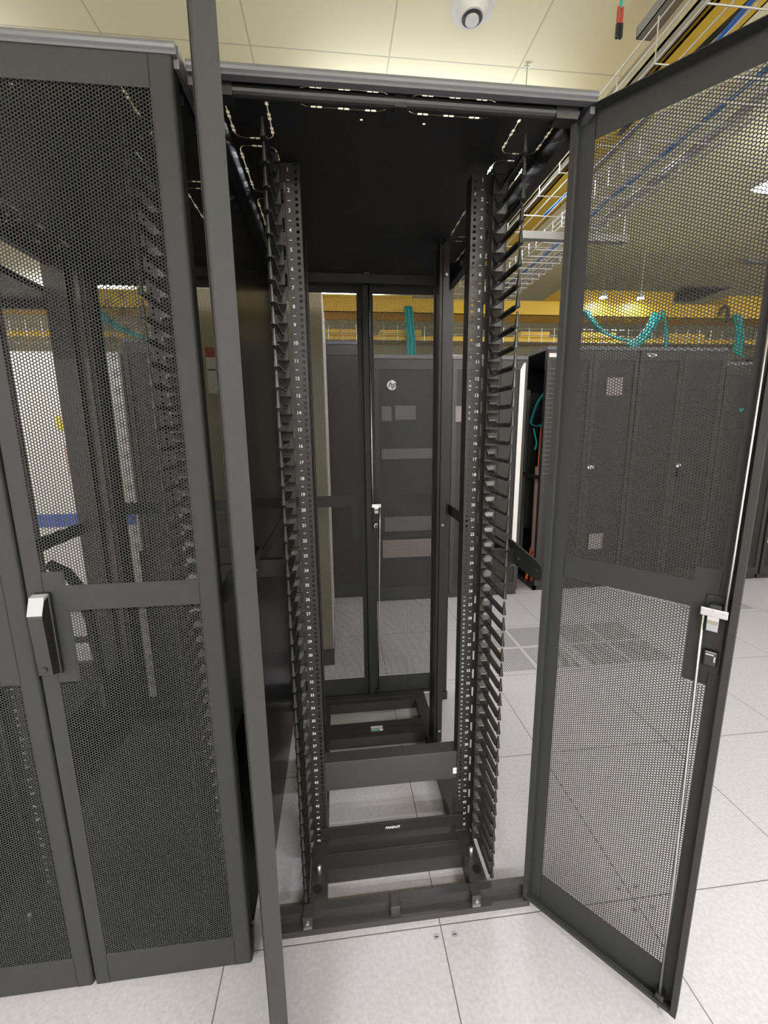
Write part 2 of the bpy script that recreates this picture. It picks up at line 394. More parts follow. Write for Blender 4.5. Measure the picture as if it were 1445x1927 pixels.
# base
cb = MB()
cb.box(-0.385, 0.385, 0.043, 0.066, 0.0, 0.050); cb.box(-0.385, 0.385, 0.018, 0.045, 0.0, 0.020)
cb.build('base_channel', 'base', root)
for xx, yy in ((-0.272, 0.03), (-0.02, 0.03), (0.222, 0.03)):
    b = MB().cbox(xx - .014, xx + .014, yy - .006, yy + .034, 0.018, 0.054, 0.002)
    b.build('door_stop', 'base', root)
    if abs(xx) > .1:
        MB().cyl((xx, yy - .012, 0.040), 0.005, 0.006, 'y', 12).box(xx - .012, xx + .012, yy - .010, yy - .006, 0.020, 0.024).build('stop_bolt', 'galv', root)
for sx in (-1, 1):
    a, b2 = sorted((sx * 0.217, sx * 0.268))
    r = MB().box(a, b2, 0.066, 1.045, 0.045, 0.055).box(a, a + .004, 0.066, 1.045, 0, 0.045).box(b2 - .004, b2, 0.066, 1.045, 0, 0.045)
    r.build('base_rail', 'base', root)
    xc = (a + b2) / 2
    MB().cyl((xc + sx * 0.004, 0.100, 0.0548), 0.0135, 0.0008, 'z', 24).build('rail_hole', 'inner', root)
    MB().tube([(xc, 0.145, 0.055), (xc, 0.145, 0.085)], 0.006, 10).build('levelling_stud', 'galv', root, True)
for y0, y1 in ((0.152, 0.255), (0.730, 0.830), (0.975, 1.045)):
    MB().box(-0.217, 0.217, y0, y1, 0.046, 0.0545).box(-0.217, 0.217, y0, y0 + .004, 0.004, 0.046).box(-0.217, 0.217, (y0 + y1) / 2 - .003, (y0 + y1) / 2, 0.0545, 0.057).build('cross_member', 'base', root)
g = MB().box(-0.030, 0.025, 0.762, 0.795, 0.0548, 0.0556).build('rating_label', 'paper', root)
MB().box(-0.030, 0.010, 0.762, 0.771, 0.0557, 0.0562).build('label_stripe', 'green', g)

# posts and mounting rails
def rail_mesh(y, ny):
    mb = MB(); x0, x1 = (0.217, 0.255) if ny > 0 else (0.229, 0.250); h = 0.0070; hx0 = 0.2235 if ny > 0 else 0.234; hx1 = hx0 + h
    zt = 2.050; t = 0.002
    mb.box(x0, hx0, y, y + t, 0.06, zt); mb.box(hx1, x1, y, y + t, 0.06, zt)
    z = 0.06; U = 0.04445; k = 0; base = 2.0545
    hs = []
    for u in range(45):
        for q in (0.00635, 0.02222, 0.03810): hs.append(base - u * U - q)
    hs = sorted(h2 for h2 in hs if h2 > 0.075)
    for hz in hs:
        mb.box(hx0, hx1, y, y + t, z, hz - h / 2); z = hz + h / 2
    mb.box(hx0, hx1, y, y + t, z, zt)
    # inward flange
    mb.box(x0, x0 + t, y + t, y + ny * 0.045, 0.06, zt) if ny > 0 else mb.box(x0, x0 + t, y - 0.045, y, 0.06, zt)
    return mb
def flip(mb, sx):
    if sx < 0:
        mb.v = [(-a, b, c) for a, b, c in mb.v]; mb.f = [tuple(reversed(f)) for f in mb.f]
    return mb
for sx in (-1, 1):
    r = flip(rail_mesh(0.235, 1), sx).build('mounting_rail', 'door' if False else 'frame', root)
    nm = MB()
    for u in range(1, 46):
        z = 2.035 - (u - 1) * 0.04445
        text(nm, str(u), 0.0125, (sx * 0.2455, 0.2342, z), bold=0.01)
        if u < 45: nm.box(sx * 0.2455 - .0035, sx * 0.2455 + .0035, 0.2338, 0.2346, z - 0.0229, z - 0.0217)
    nm.build('unit_numbers', 'white', r)
    r2 = flip(rail_mesh(0.665, -1), sx).build('mounting_rail', 'frame', root)
    # front post with long slots
    mb = MB(); x0, x1 = 0.256, 0.276
    s0, s1 = 0.2585, 0.2645; z = 0.055
    mb.box(x0, s0, 0.236, 0.2385, 0.055, 2.05); mb.box(s1, x1, 0.236, 0.2385, 0.055, 2.05)
    zz = 0.12
    while zz < 1.98:
        mb.box(s0, s1, 0.236, 0.2385, z, zz); z = zz + 0.032; zz += 0.0635
    mb.box(s0, s1, 0.236, 0.2385, z, 2.05)
    mb.tube([(0.272, 0.215, 0.055), (0.272, 0.215, 2.05)], 0.006, 10)
    mb.box(0.270, 0.275, 0.215, 0.236, 0.055, 2.05)
    flip(mb, sx).build('front_post', 'frame', root)
    mb = MB().box(0.251, 0.273, 0.660, 0.664, 0.055, 2.05).box(0.269, 0.273, 0.664, 0.715, 0.055, 2.05).box(0.229, 0.273, 0.711, 0.715, 0.055, 2.05)
    flip(mb, sx).build('rear_post', 'frame', root)
    mb = MB()
    for zz in (0.11, 1.035, 1.95): mb.cyl((sx * 0.262, 0.660, zz), 0.005, -0.005, 'y', 12)
    mb.build('post_bolt', 'zinc', root)
    # rear corner stanchion + foot
    MB().box(*sorted((sx * 0.345, sx * 0.392)), 1.035, 1.065, 0.02, 2.03).box(*sorted((sx * 0.340, sx * 0.396)), 1.030, 1.070, 0.0, 0.045).build('rear_corner_post', 'frame', root)
    # side bars at mid height
    MB().cbox(*sorted((sx * 0.384, sx * 0.392)), 0.235, 1.05, 1.000, 1.050, 0.002).box(*sorted((sx * 0.275, sx * 0.392)), 0.235, 0.255, 1.000, 1.050).build('side_bar', 'frame', root)
    arm = MB(); pr = [(0.30, 1.005)] + [(0.085 + 0.026 * math.cos(math.radians(a)), 1.031 + 0.026 * math.sin(math.radians(a))) for a in range(270, 89, -20)] + [(0.30, 1.075)]
    arm.prism(pr, *sorted((sx * 0.378, sx * 0.384)), 'x')
    ao = arm.build('support_arm', 'door', root)
    am = MB()
    for yy in (0.085, 0.20): am.cyl((sx * 0.378, yy, 1.032), 0.0045, -sx * 0.002, 'x', 12)
    am.build('arm_rivet', 'zinc', ao)
# cable management fingers
spine = MB().box(0.262, 0.300, 0.195, 0.200, 0.06, 2.05).box(0.296, 0.300, 0.195, 0.225, 0.06, 2.05)
fg = MB()
# curved root, blade and T head (built for the right-hand side, z = 0 at the blade)
cl = [(0.1955, 0.030, 0.017), (0.192, 0.024, 0.015), (0.188, 0.014, 0.010), (0.182, 0.006, 0.0085), (0.172, 0.0015, 0.008), (0.160, 0.0, 0.0078), (0.056, 0.0, 0.0075)]
th = 0.0042; v = []
for (y, z, hw) in cl: v += [(0.2765 - hw, y, z), (0.2765 + hw, y, z), (0.2765 + hw, y - (0.004 if z > .01 else 0), z - th), (0.2765 - hw, y - (0.004 if z > .01 else 0), z - th)]
f = [(0, 1, 2, 3), tuple(4 * (len(cl) - 1) + k for k in (3, 2, 1, 0))]
for i in range(len(cl) - 1):
    for k in range(4): f.append((4 * i + k, 4 * (i + 1) + k, 4 * (i + 1) + (k + 1) % 4, 4 * i + (k + 1) % 4))
fg.add(v, f)
fg.box(0.2755, 0.2775, 0.060, 0.190, -0.010, -0.004)
fg.tube([(0.2765, 0.050, -0.006), (0.2765, 0.050, 0.004)], 0.0062, 10, 0.0052)
fg.tube([(0.2765, 0.050, 0.004), (0.2765, 0.050, 0.030)], 0.0048, 10, 0.0022)
fme = fg.build('cable_finger', 'plastic').data
bpy.data.objects.remove(bpy.data.objects['cable_finger'])
for sx in (-1, 1):
    sp = flip(MB().add(spine.v, spine.f), sx).build('finger_spine', 'plastic', root)
    for k in range(44):
        o = link('cable_finger', fme, 'plastic', root); o.location = (0, 0, 0.090 + k * 0.04445)
        if sx < 0: o.scale = (-1, 1, 1)

# rear doors: same leaf, turned round
for sx in (-1, 1):
    d = make_door(root, inside_latch=(sx > 0))
    # outer skin faces the rear aisle
    if sx > 0:
        d.rotation_euler = (0, 0, PI); d.location = (0.390, 1.072, 0)
    else:
        d.rotation_euler = (0, 0, PI); d.scale = (-1, 1, 1); d.location = (-0.390, 1.072, 0)
# the front doors
dl = make_door(root); dr = make_door(root, inside_latch=True)

left = copy_tree(root)
left.location = (-0.914, -0.035, 0.0)
tag(left, 'black server cabinet with closed perforated double doors and a swing handle, on the left', 'server cabinet')
HY = 0.022
dl.location = (-0.474 - XC, HY - 0.002, 0); dl.rotation_euler = (0, 0, math.radians(-75.7))
dr.location = (0.2595 - XC, HY + 0.006, 0); dr.scale = (-1, 1, 1); dr.rotation_euler = (0, 0, math.radians(128.5))
# closed doors on the left cabinet
fd = [c for c in left.children if c.name.startswith('door') and abs(c.rotation_euler.z) < 0.01]
fd[0].location = (-0.3925, HY, 0)
fd[1].location = (0.3925, HY, 0); fd[1].scale = (-1, 1, 1)
for ch in list(fd[1].children):
    if not ch.name.startswith('perforated_sheet'): bpy.data.objects.remove(ch)
h = make_door(left, outside_handle=True)
for ch in list(h.children):
    if ch.name.startswith('perforated_sheet'): bpy.data.objects.remove(ch)
    else: ch.parent = fd[1]
bpy.data.objects.remove(h)

# the left cabinet's rear rails sit deeper, with a set of fingers facing the rear door
for c in list(left.children):
    n = c.name.split('.')[0]
    if n in ('rear_post', 'post_bolt'): c.location.y += 0.24
    if n == 'mounting_rail' and min(v.co.y for v in c.data.vertices) > 0.5: c.location.y += 0.24
    if n == 'cable_finger' and c.scale.x < 0: c.scale = (-1, -1, 1); c.location.y = 1.090
    if n == 'finger_spine' and c.data.vertices[0].co.x < 0: c.scale = (1, -1, 1); c.location.y = 1.090
def lp(mb, name, m): return mb.build(name, m, left)
lp(MB().box(-0.395, -0.310, 0.905, 0.910, 0.98, 2.03), 'rear_baffle', 'frame')
lp(MB().box(-0.215, 0.395, 0.985, 0.990, 0.06, 0.90), 'rear_baffle', 'frame')
lp(MB().box(-0.394, -0.390, 0.03, 1.04, 0.0, 0.34), 'side_panel', 'frame')
lp(MB().box(-0.386, 0.386, 0.07, 1.03, 0.056, 0.060), 'bottom_panel', 'inner')
lp(MB().cbox(-0.217, 0.217, 0.242, 0.80, 0.075, 0.205, 0.002), 'rack_unit', 'inner')
lp(MB().tube([(-0.30, 0.55, 0.98), (-0.28, 0.60, 0.93), (-0.27, 0.64, 0.86), (-0.275, 0.68, 0.70), (-0.29, 0.72, 0.45), (-0.28, 0.70, 0.34)], 0.018, 10), 'power_cable', 'plastic')

# open cabinet only: side panel on its left, blank panel and shelf box
sp = MB().box(-0.3905, -0.3865, 0.175, 1.035, 1.052, 2.02).box(-0.3905, -0.3865, 0.175, 1.035, 0.06, 0.998)
sp.build('side_panel', 'gloss', root)
b = MB().cbox(-0.241, 0.241, 0.229, 0.2345, 0.083, 0.127, 0.001).box(-0.217, 0.217, 0.2345, 0.245, 0.083, 0.086)
b = b.build('blanking_panel', 'frame', root)
t = MB(); text(t, 'PANDUIT', 0.0115, (0.0, 0.2288, 0.105), bold=0.02); t.build('maker_lettering', 'white', b)
s = MB().cbox(-0.222, 0.235, 0.242, 0.290, 0.258, 0.362, 0.0015)
s = s.build('shelf_box', 'base', root)
lb = MB().box(0.205, 0.226, 0.2405, 0.2415, 0.278, 0.300).build('paper_tag', 'paper', s)
t = MB(); text(t, '1-42', 0.008, (0.2155, 0.2402, 0.289)); t.build('tag_print', 'inner', lb)

nb = thing('server_cabinet', 'lower black cabinet beyond the left one, glimpsed through its open side', 'server cabinet', (-2.12, 0.0, 0))
MB().cbox(0, 0.79, 0.0, 1.06, 1.93, 1.955, 0.003).build('top_cover', 'frame', nb)
MB().box(0, 0.535, 1.04, 1.06, 0, 1.93).box(0.71, 0.79, 1.04, 1.06, 0, 1.93).box(0.535, 0.71, 1.04, 1.06, 0, 0.34).box(0.535, 0.71, 1.04, 1.06, 1.905, 1.93).box(0.535, 0.71, 1.04, 1.05, 0.44, 0.47).build('rear_frame', 'frame', nb)
MB().box(0, 0.02, 0, 1.04, 0, 1.93).build('side_panel', 'frame', nb); MB().box(0.02, 0.77, 0.0, 1.04, 0, 0.06).build('bottom_panel', 'frame', nb)

# ------------------------------------------------------------------ floor details
for n, (fx, fy) in enumerate(((-0.018, -0.028), (0.035, -0.028), (0.575, 0.030), (0.632, 0.030), (0.585, -0.030), (0.640, -0.030))):
    o = MB().cyl((0, 0, 0), 0.0095, 0.0012, 'z', 20, 0.0085).build('floor_screw', 'grey')
    o.location = (fx, fy, 0.0)
    MB().box(-0.005, 0.005, -0.001, 0.001, 0.0012, 0.0018).build('screw_slot', 'inner', o)
    lab = ['silver screw head in floor tile corner, left of the seam before the open cabinet', 'silver screw head in floor tile corner, right of the seam before the open cabinet',
           'back left of four floor screws seen through the open right door', 'back right of four floor screws seen through the open right door',
           'front left of four floor screws seen through the open right door', 'front right of four floor screws seen through the open right door'][n]
    tag(o, lab, 'screw', 'screws at the floor tile corners')
ti = 0
for (tx, ty, lab) in ((0.6, 1.2, 'perforated floor tile of four grilles between the open cabinet and the far racks'),
                 (1.2, 1.2, 'perforated floor tile of four grilles seen through the open right door'),
                 (2.4, 1.8, 'perforated floor tile far right, just beside the edge of the open door')):
    t = thing('vent_tile', lab, 'floor tile', (tx, ty, 0), 'perforated cooling tiles')
    for i in range(2):
        for j in range(2):
            a, c = 0.035 + i * 0.278, 0.035 + j * 0.278
            MB().box(a, a + .252, c, c + .252, 0.0, 0.0015).build('grille', 'dots', t)

# ------------------------------------------------------------------ racks beyond
def far_rack(label, x0, x1, y0, zt, leaves=1, badge=None, depth=1.0, group='black racks in the far row', cap_h=0.03, openside=False, name='server_rack', toplabel=None, handle=False):
    r = thing(name, label, 'server rack', (x0, y0, 0), group)
    W = x1 - x0
    if openside:
        b = MB()
        for xx in (0, W - .03):
            for yy in (0.02, depth - .04): b.box(xx, xx + .03, yy, yy + .014, 0.0, zt)
        b.box(0, W, 0.02, depth, 0, 0.05); b.box(0, W, depth - .04, depth - .02, 0.05, zt)
        b.box(W - .01, W, 0.02, depth, 0, zt); b.box(0, .02, 0.02, depth, 0.98, 1.01)
        b.build('frame', 'rack', r)
    else:
        MB().box(0.002, W - .002, 0.02, depth, 0.0, zt).build('body', 'rack', r)
    MB().cbox(0, W, 0.0, depth, zt, zt + cap_h, 0.004).build('top_cover', 'racktop', r)
    lw = W / leaves
    for i in range(leaves):
        a = i * lw + .002; c = (i + 1) * lw - .002
        d = MB().box(a, a + .035, -.004, .018, .05, zt - .003).box(c - .035, c, -.004, .018, .05, zt - .003)
        d.box(a + .035, c - .035, -.004, .018, zt - .075, zt - .003).box(a + .035, c - .035, -.004, .018, .05, .12)
        d = d.build('door', 'rack', r)
        pm = MB().box(a + .035, c - .035, .002, .012, .12, zt - .075).build('perforated_sheet', 'inner', d)
        if handle and i == 0: MB().cbox(c - .03, c - .008, -.02, -.004, 1.0, 1.12, .002).build('handle', 'plastic', d)
    if badge:
        bx, bz, br = badge
        o = MB().cyl((bx, -.004, bz), br, -.004, 'y', 32).build('logo_badge', 'white', r)
        t = MB(); text(t, 'hp', br * 1.75, (bx, -.0092, bz + br * .08), shear=0.35, bold=0.012); t.build('logo_letters', 'inner', o)
    if toplabel:
        tx, s = toplabel
        t = MB(); text(t, s, 0.040, (tx, -.006, zt - .035), bold=.02); t.build('rack_number', 'white', r)
    return r
# two racks with round badges
hp1 = far_rack('black rack with round hp badge, seen through the rear door of the open cabinet', 0.045, 0.645, 2.37, 1.925, 1, (0.134, 1.735, 0.036), group='black racks with round badges')
hp2 = far_rack('black rack with round hp badge, seen between the right mounting rail and rear post', 0.648, 1.248, 2.37, 1.925, 1, (0.128, 1.732, 0.036), group='black racks with round badges')
def units(r, z0, lst):
    for (a, b, c, d, m) in lst: MB().box(a, b, -.0052, -.004, c, d).build('front_unit', m, r)
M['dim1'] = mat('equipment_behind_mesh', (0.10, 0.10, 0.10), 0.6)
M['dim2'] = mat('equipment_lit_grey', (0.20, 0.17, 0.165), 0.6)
units(hp1, 0, [(0.055, 0.13, 1.47, 1.58, 'dim1'), (0.16, 0.32, 1.48, 1.585, 'dim1'), (0.05, 0.5, 1.18, 1.26, 'dim1'), (0.05, 0.55, 0.38, 0.53, 'dim2'), (0.05, .55, .60, .72, 'dim1')])
units(hp2, 0, [(0.03, 0.17, 1.46, 1.58, 'dim2')])
far_rack('plain black rack left of the badged racks, partly behind the beige cabinet', -0.56, 0.040, 2.49, 2.045, 1, group='black racks in the far row')
far_rack('plain black rack directly behind the beige cabinet', -1.165, -0.565, 2.49, 2.045, 1, group='black racks in the far row')
far_rack('plain black rack beside the tall white cabinet at the back left', -1.77, -1.17, 2.49, 2.045, 1, group='black racks in the far row')
# white edge strip on the right badged rack
tag(MB().prism([(0.530, 0.27), (0.566, 0.27), (0.574, 1.90), (0.562, 1.90), (0.536, 1.85)], -.014, -.005, 'y').build('edge_strip', 'offwhite', hp2), 'tall white edge strip')
# right-hand row
rr1 = far_rack('black rack with open left side showing orange and teal cables', 1.43, 2.215, 2.43, 2.01, 2, group='black double-door racks of the right row', openside=True, depth=1.1)
MB().box(0.012, 0.085, -.0075, -.0045, 1.955, 1.985).build('name_plate', 'offwhite', rr1)
t = MB()
for k in range(23): t.box(0.012, 0.068, -.007, -.0045, 1.03 + k * 0.038, 1.034 + k * 0.038)
t.build('louvre_slots', 'racktop', rr1)
MB().box(-0.0, 0.012, 0.36, 0.39, 0.05, 2.0).box(0.02, 0.10, 0.30, 0.31, 0.5, 1.7).build('inner_post', 'rack', rr1)
MB().box(0.10, 0.115, 0.52, 0.75, 0.25, 1.75).build('inner_door', 'grey', rr1)
rr2 = far_rack('black double-door rack with white number on its top edge, right of the open-sided rack', 2.22, 3.0, 2.43, 2.01, 2, group='black double-door racks of the right row', toplabel=(0.10, 'SC45'), depth=1.1)
rr3 = far_rack('lower black rack at the end of the right row, below the teal cables', 3.005, 3.60, 2.43, 1.90, 1, group='black double-door racks of the right row', depth=1.1)
rr4 = far_rack('black rack at the far right edge beyond the open door', 3.62, 4.6, 2.43, 2.01, 1, group='black double-door racks of the right row', depth=1.1)
MB().tube([(0.03, -.01, 0.35), (0.03, -.012, 1.55)], 0.006, 8).build('pull_bar', 'offwhite', rr4)
for r, xx, s in ((rr1, 0.435, 'ESV'), (rr2, 0.445, 'SD')):
    t = MB(); text(t, s, 0.036, (xx, -.008, 1.075), bold=.04); t.build('lock_lettering', 'white', r)
    MB().cbox(xx - .008, xx + .012, -.022, -.004, 0.98, 1.045, .003).build('handle', 'plastic', r)
units(rr1, 0, [(0.52, 0.66, 1.66, 1.80, 'dim2'), (0.47, 0.60, 0.36, 0.50, 'dim2')])
for r in (rr1,):
    MB().box(0.585, 0.59, -.007, -.0052, 1.68, 1.78).build('front_unit', 'dim1', r)
MB().cyl((0.18, -.004, 1.54), .014, -.01, 'y', 16).build('indicator', 'teal', rr3)
# cables in the open rack
def sway(p0, p1, n=10, amp=0.02):
    p0, p1 = Vector(p0), Vector(p1)
    return [p0.lerp(p1, i / n) + Vector((random.uniform(-1, 1), random.uniform(-1, 1), 0)) * amp * math.sin(PI * i / n) for i in range(n + 1)]
def smooth_path(pts, n=8):
    pts = [Vector(p) for p in pts]; P = [pts[0]] + pts + [pts[-1]]; out = []
    for i in range(1, len(P) - 2):
        for k in range(n):
            t = k / n; a, b, c, d = P[i - 1], P[i], P[i + 1], P[i + 2]
            out.append(0.5 * ((2 * b) + (-a + c) * t + (2 * a - 5 * b + 4 * c - d) * t * t + (-a + 3 * b - 3 * c + d) * t ** 3))
    out.append(pts[-1]); return out
def bundle(name, label, cat, pts, r, n, m, cr=0.006, group=None):
    mb = MB(); path = smooth_path(pts)
    for k in range(n):
        a = 2 * PI * k / n * 1.0; rr = r * (0.35 + 0.65 * ((k * 7) % n) / max(1, n - 1))
        mb.tube([p + Vector((math.cos(a + i * .03), math.sin(a + i * .03) * .7, math.sin(a) * .5)) * rr for i, p in enumerate(path)], cr, 6)
    o = mb.build(name, m, smooth=True)
    return tag(o, label, cat, group)
bundle('cable_bundle', 'thick orange cable bundle hanging inside the open-sided rack', 'cables', [(1.478, 2.535, 1.42), (1.474, 2.54, 1.3), (1.472, 2.545, 1.1), (1.47, 2.545, 0.5), (1.47, 2.545, 0.3), (1.465, 2.55, 0.03)], 0.014, 9, 'orange', 0.007)
bundle('cable_bundle', 'orange cable tails ending at the floor beside the rack on the right', 'cables', [(1.47, 2.60, 0.34), (1.455, 2.60, 0.18), (1.44, 2.61, 0.02)], 0.008, 4, 'orange', 0.008)
MB().tube([(1.47, 2.545, 0.33), (1.471, 2.545, 0.7), (1.472, 2.545, 1.08)], 0.028, 12, 0.033).build('cable_sleeve', mat('pinkish_sleeve', (0.42, 0.27, 0.21), 0.5)).name = 'cable_sleeve'
tag(bpy.data.objects['cable_sleeve'], 'pale sleeve wrapped round the orange cables in the open-sided rack', 'sleeve')
bundle('patch_cable', 'teal patch cables looping down inside the open-sided rack', 'cables', [(1.48, 2.53, 1.70), (1.455, 2.60, 1.62), (1.45, 2.68, 1.50), (1.45, 2.69, 1.44), (1.47, 2.60, 1.42), (1.49, 2.54, 1.44)], 0.010, 4, 'teal', 0.004)
bundle('patch_cable', 'teal patch cables below the loop, tied beside the orange bundle', 'cables', [(1.46, 2.66, 1.40), (1.45, 2.62, 1.36), (1.455, 2.58, 1.28), (1.45, 2.60, 1.22)], 0.008, 3, 'teal', 0.004)

# beige cabinet, rear aisle
bc = thing('storage_cabinet', 'tall beige cabinet with dark plinth behind the black cabinets', 'cabinet', (-0.93, 1.45, 0))
MB().cbox(0, 0.625, 0.012, 0.95, 0.10, 2.16, 0.003).build('body', 'offwhite', bc)
MB().box(0.003, 0.31, 0, 0.012, 0.105, 2.155).build('door', 'beige', bc); MB().box(0.314, 0.622, 0, 0.012, 0.105, 2.155).build('door', 'beige', bc)
MB().box(0.0, 0.625, 0.0, 0.95, 0.0, 0.10).build('plinth', 'plinth', bc)
nt = MB().box(-0.075, 0.0, 0, 0.002, -0.115, 0.115).build('notice_sheet', 'paper'); nt.location = (-0.835, 1.447, 1.72)
MB().box(-0.075, 0.0, -0.001, 0.0, 0.065, 0.115).build('header_print', 'red', nt)
MB().box(-0.07, -0.005, -0.001, 0.0, 0.0, 0.006).build('text_line', 'rack', nt)
tag(nt, 'white paper notice with dark red header on the beige cabinet', 'notice')
# white cabinet, far left
wc = thing('white_cabinet', 'tall white cabinet with blue stripe seen through the left cabinet', 'cabinet', (-2.95, 2.5, 0))
MB().cbox(0, 1.15, 0, 0.9, 0.02, 1.98, 0.004).build('body', 'offwhite', wc)
MB().box(0.02, 1.13, -.004, 0, 0.70, 0.80).build('stripe', 'blue', wc)
MB().box(0.66, 0.70, -.004, 0, 1.43, 1.53).build('sticker', 'sticker', wc)
MB().box(0.70, 0.74, -.004, 0, 1.10, 1.32).build('notice', 'red', wc)

# ------------------------------------------------------------------ overhead services
def mesh_tray(name, label, x0, x1, y0, y1, z, h, axis, step=0.10, nlong=7, r=0.003, group='wire cable trays'):
    mb = MB()
    if axis == 'y':
        for i in range(nlong):
            x = x0 + (x1 - x0) * i / (nlong - 1); mb.tube([(x, y0, z), (x, y1, z)], r, 6)
        for zz in (z + h * .5, z + h):
            for x in (x0, x1): mb.tube([(x, y0, zz), (x, y1, zz)], r, 6)
        y = y0
        while y < y1: mb.tube([(x0, y, z + h + .012), (x0, y, z - r * 2), (x1, y, z - r * 2), (x1, y, z + h + .012)], r, 6); y += step
    else:
        for i in range(nlong):
            yy = y0 + (y1 - y0) * i / (nlong - 1); mb.tube([(x0, yy, z), (x1, yy, z)], r, 6)
        for zz in (z + h * .5, z + h):
            for yy in (y0, y1): mb.tube([(x0, yy, zz), (x1, yy, zz)], r, 6)
        x = x0
        while x < x1: mb.tube([(x, y0, z + h + .012), (x, y0, z - r * 2), (x, y1, z - r * 2), (x, y1, z + h + .012)], r, 6); x += step
    return tag(mb.build(name, 'wire'), label, 'cable tray', group)
mesh_tray('cable_tray', 'wide wire mesh tray running away overhead, right of the open cabinet', 0.80, 1.30, 0.15, 3.2, 2.56, 0.11, 'y', 0.20, 8, 0.0026)
mesh_tray('cable_tray', 'shallow wire mesh tray with blue cables under the wide tray', 0.98, 1.24, 0.45, 2.8, 2.47, 0.05, 'y', 0.10, 5, 0.0032)
mesh_tray('cable_tray', 'wire mesh tray running across above the far racks', -3.8, 4.9, 3.30, 3.60, 2.235, 0.12, 'x', 0.13, 5, 0.003)
def duct(name, label, b, m='yellow', lids=(), group='yellow fibre ducts'):
    r = thing(name, label, 'cable duct', (b[0], b[2], b[4]), group)
    W, D, H = b[1] - b[0], b[3] - b[2], b[5] - b[4]
    MB().box(0, W, 0, D, 0, 0.006).box(*((0, W, 0, 0.006) if W > D else (0, 0.006, 0, D)), 0, H).box(*((0, W, D - .006, D) if W > D else (W - .006, W, 0, D)), 0, H).build('trough', m, r)
    for (a, c, z0, z1) in lids:
        if W > D: MB().cbox(a, c, -.008, D + .008, z0, z1, 0.004).build('lid', m, r)
        else: MB().cbox(-.008, W + .008, a, c, z0, z1, 0.004).build('lid', m, r)
    return r
duct('fibre_duct', 'long yellow fibre duct running away over the wire tray', (1.00, 1.16, 0.1, 3.2, 2.74, 2.775), lids=[(0.9, 1.6, .034, .045)])
duct('fibre_duct', 'yellow fibre duct crossing the room above the far racks', (-3.6, 5.0, 3.30, 3.60, 2.48, 2.61), lids=[(0.0, 2.4, .125, .15), (2.7, 4.1, .125, .15), (5.55, 6.75, .125, .24), (7.35, 7.9, .125, .22)])
duct('fibre_duct', 'lower yellow duct inside the wire tray above the badged racks', (-3.4, 4.7, 3.36, 3.54, 2.243, 2.29), lids=[(3.05, 3.38, .045, .10), (3.6, 4.0, .045, .10), (5.0, 5.3, .045, .10), (5.6, 6.0, .045, .10), (6.6, 7.0, .045, .10)])
duct('cable_duct', 'cream trunking running away beside the wire tray', (0.940, 0.984, 0.1, 3.2, 2.742, 2.79), 'tan', lids=[(0, 3.1, .045, .05)], group='trunking')
st = MB().box(0.80, 1.42, 1.52, 1.56, 2.43, 2.465).box(0.80, 1.42, 1.525, 1.555, 2.465, 2.47)
tag(st.build('support_strut', 'galv'), 'grey steel strut carrying the wire tray beside the open cabinet', 'strut', 'steel tray supports')
for xx, yy, lab in ((0.79, 1.54, 'thin threaded rod holding the strut, nearest the open cabinet'), (1.40, 1.54, 'thin threaded rod holding the outer end of the strut')):
    o = MB().tube([(0, 0, 2.43), (0, 0, ZC)], 0.004, 8).cyl((0, 0, 2.405), .009, .02, 'z', 10).build('threaded_rod', 'galv'); o.location = (xx, yy, 0)
    tag(o, lab, 'rod', 'threaded ceiling rods')
st = MB().box(0.93, 1.02, -0.2, 0.86, 2.86, 2.863).box(0.93, 0.933, -0.2, 0.86, 2.86, 2.90).box(1.017, 1.02, -0.2, 0.86, 2.86, 2.90)
st.prism([(0.93, 2.86), (1.02, 2.86), (1.02, 2.90), (0.93, 2.90)], 0.857, 0.86, 'y')
tag(st.build('support_channel', 'grey'), 'grey steel channel under the ceiling, top right', 'channel', 'steel tray supports')
st = MB().box(1.06, 1.12, 1.35, 2.6, 2.90, 2.904).box(1.06, 1.064, 1.35, 2.6, 2.904, 2.94).box(1.116, 1.12, 1.35, 2.6, 2.904, 2.94)
st.tube([(1.09, 1.5, 2.904), (1.09, 1.5, ZC)], 0.004, 6).tube([(1.09, 2.4, 2.904), (1.09, 2.4, ZC)], 0.004, 6)
tag(st.build('support_channel', 'lampbody'), 'pale steel channel under the ceiling leading to the ceiling lamp', 'channel', 'steel tray supports')
# cables lying in trays
bundle('cable_run', 'blue cables lying in the shallow wire tray', 'cables', [(1.12, 0.3, 2.50), (1.10, 1.2, 2.49), (1.11, 2.0, 2.49), (1.08, 2.8, 2.49)], 0.010, 2, 'bluec', 0.0032)
bundle('cable_run', 'blue cable at the top right corner, above the wire tray', 'cables', [(1.02, 0.1, 2.72), (1.0, 0.45, 2.63), (0.98, 0.9, 2.59), (0.95, 1.6, 2.58)], 0.006, 2, 'bluec', 0.0045)
bundle('cable_run', 'black cable hanging over the duct at the top right corner', 'cables', [(1.10, 0.20, 2.725), (1.06, 0.42, 2.69), (0.99, 0.6, 2.64), (0.95, 0.95, 2.60)], 0.008, 3, 'plastic', 0.006)
bundle('cable_run', 'white cables lying in the shallow wire tray', 'cables', [(1.18, 0.5, 2.485), (1.19, 1.4, 2.485), (1.17, 2.7, 2.485)], 0.02, 6, 'wire', 0.004)
bundle('cable_run', 'grey cables lying along the tops of the badged racks', 'cables', [(0.05, 2.62, 1.985), (0.4, 2.65, 1.99), (0.8, 2.60, 1.985), (1.22, 2.66, 1.99)], 0.02, 10, 'wire', 0.006)
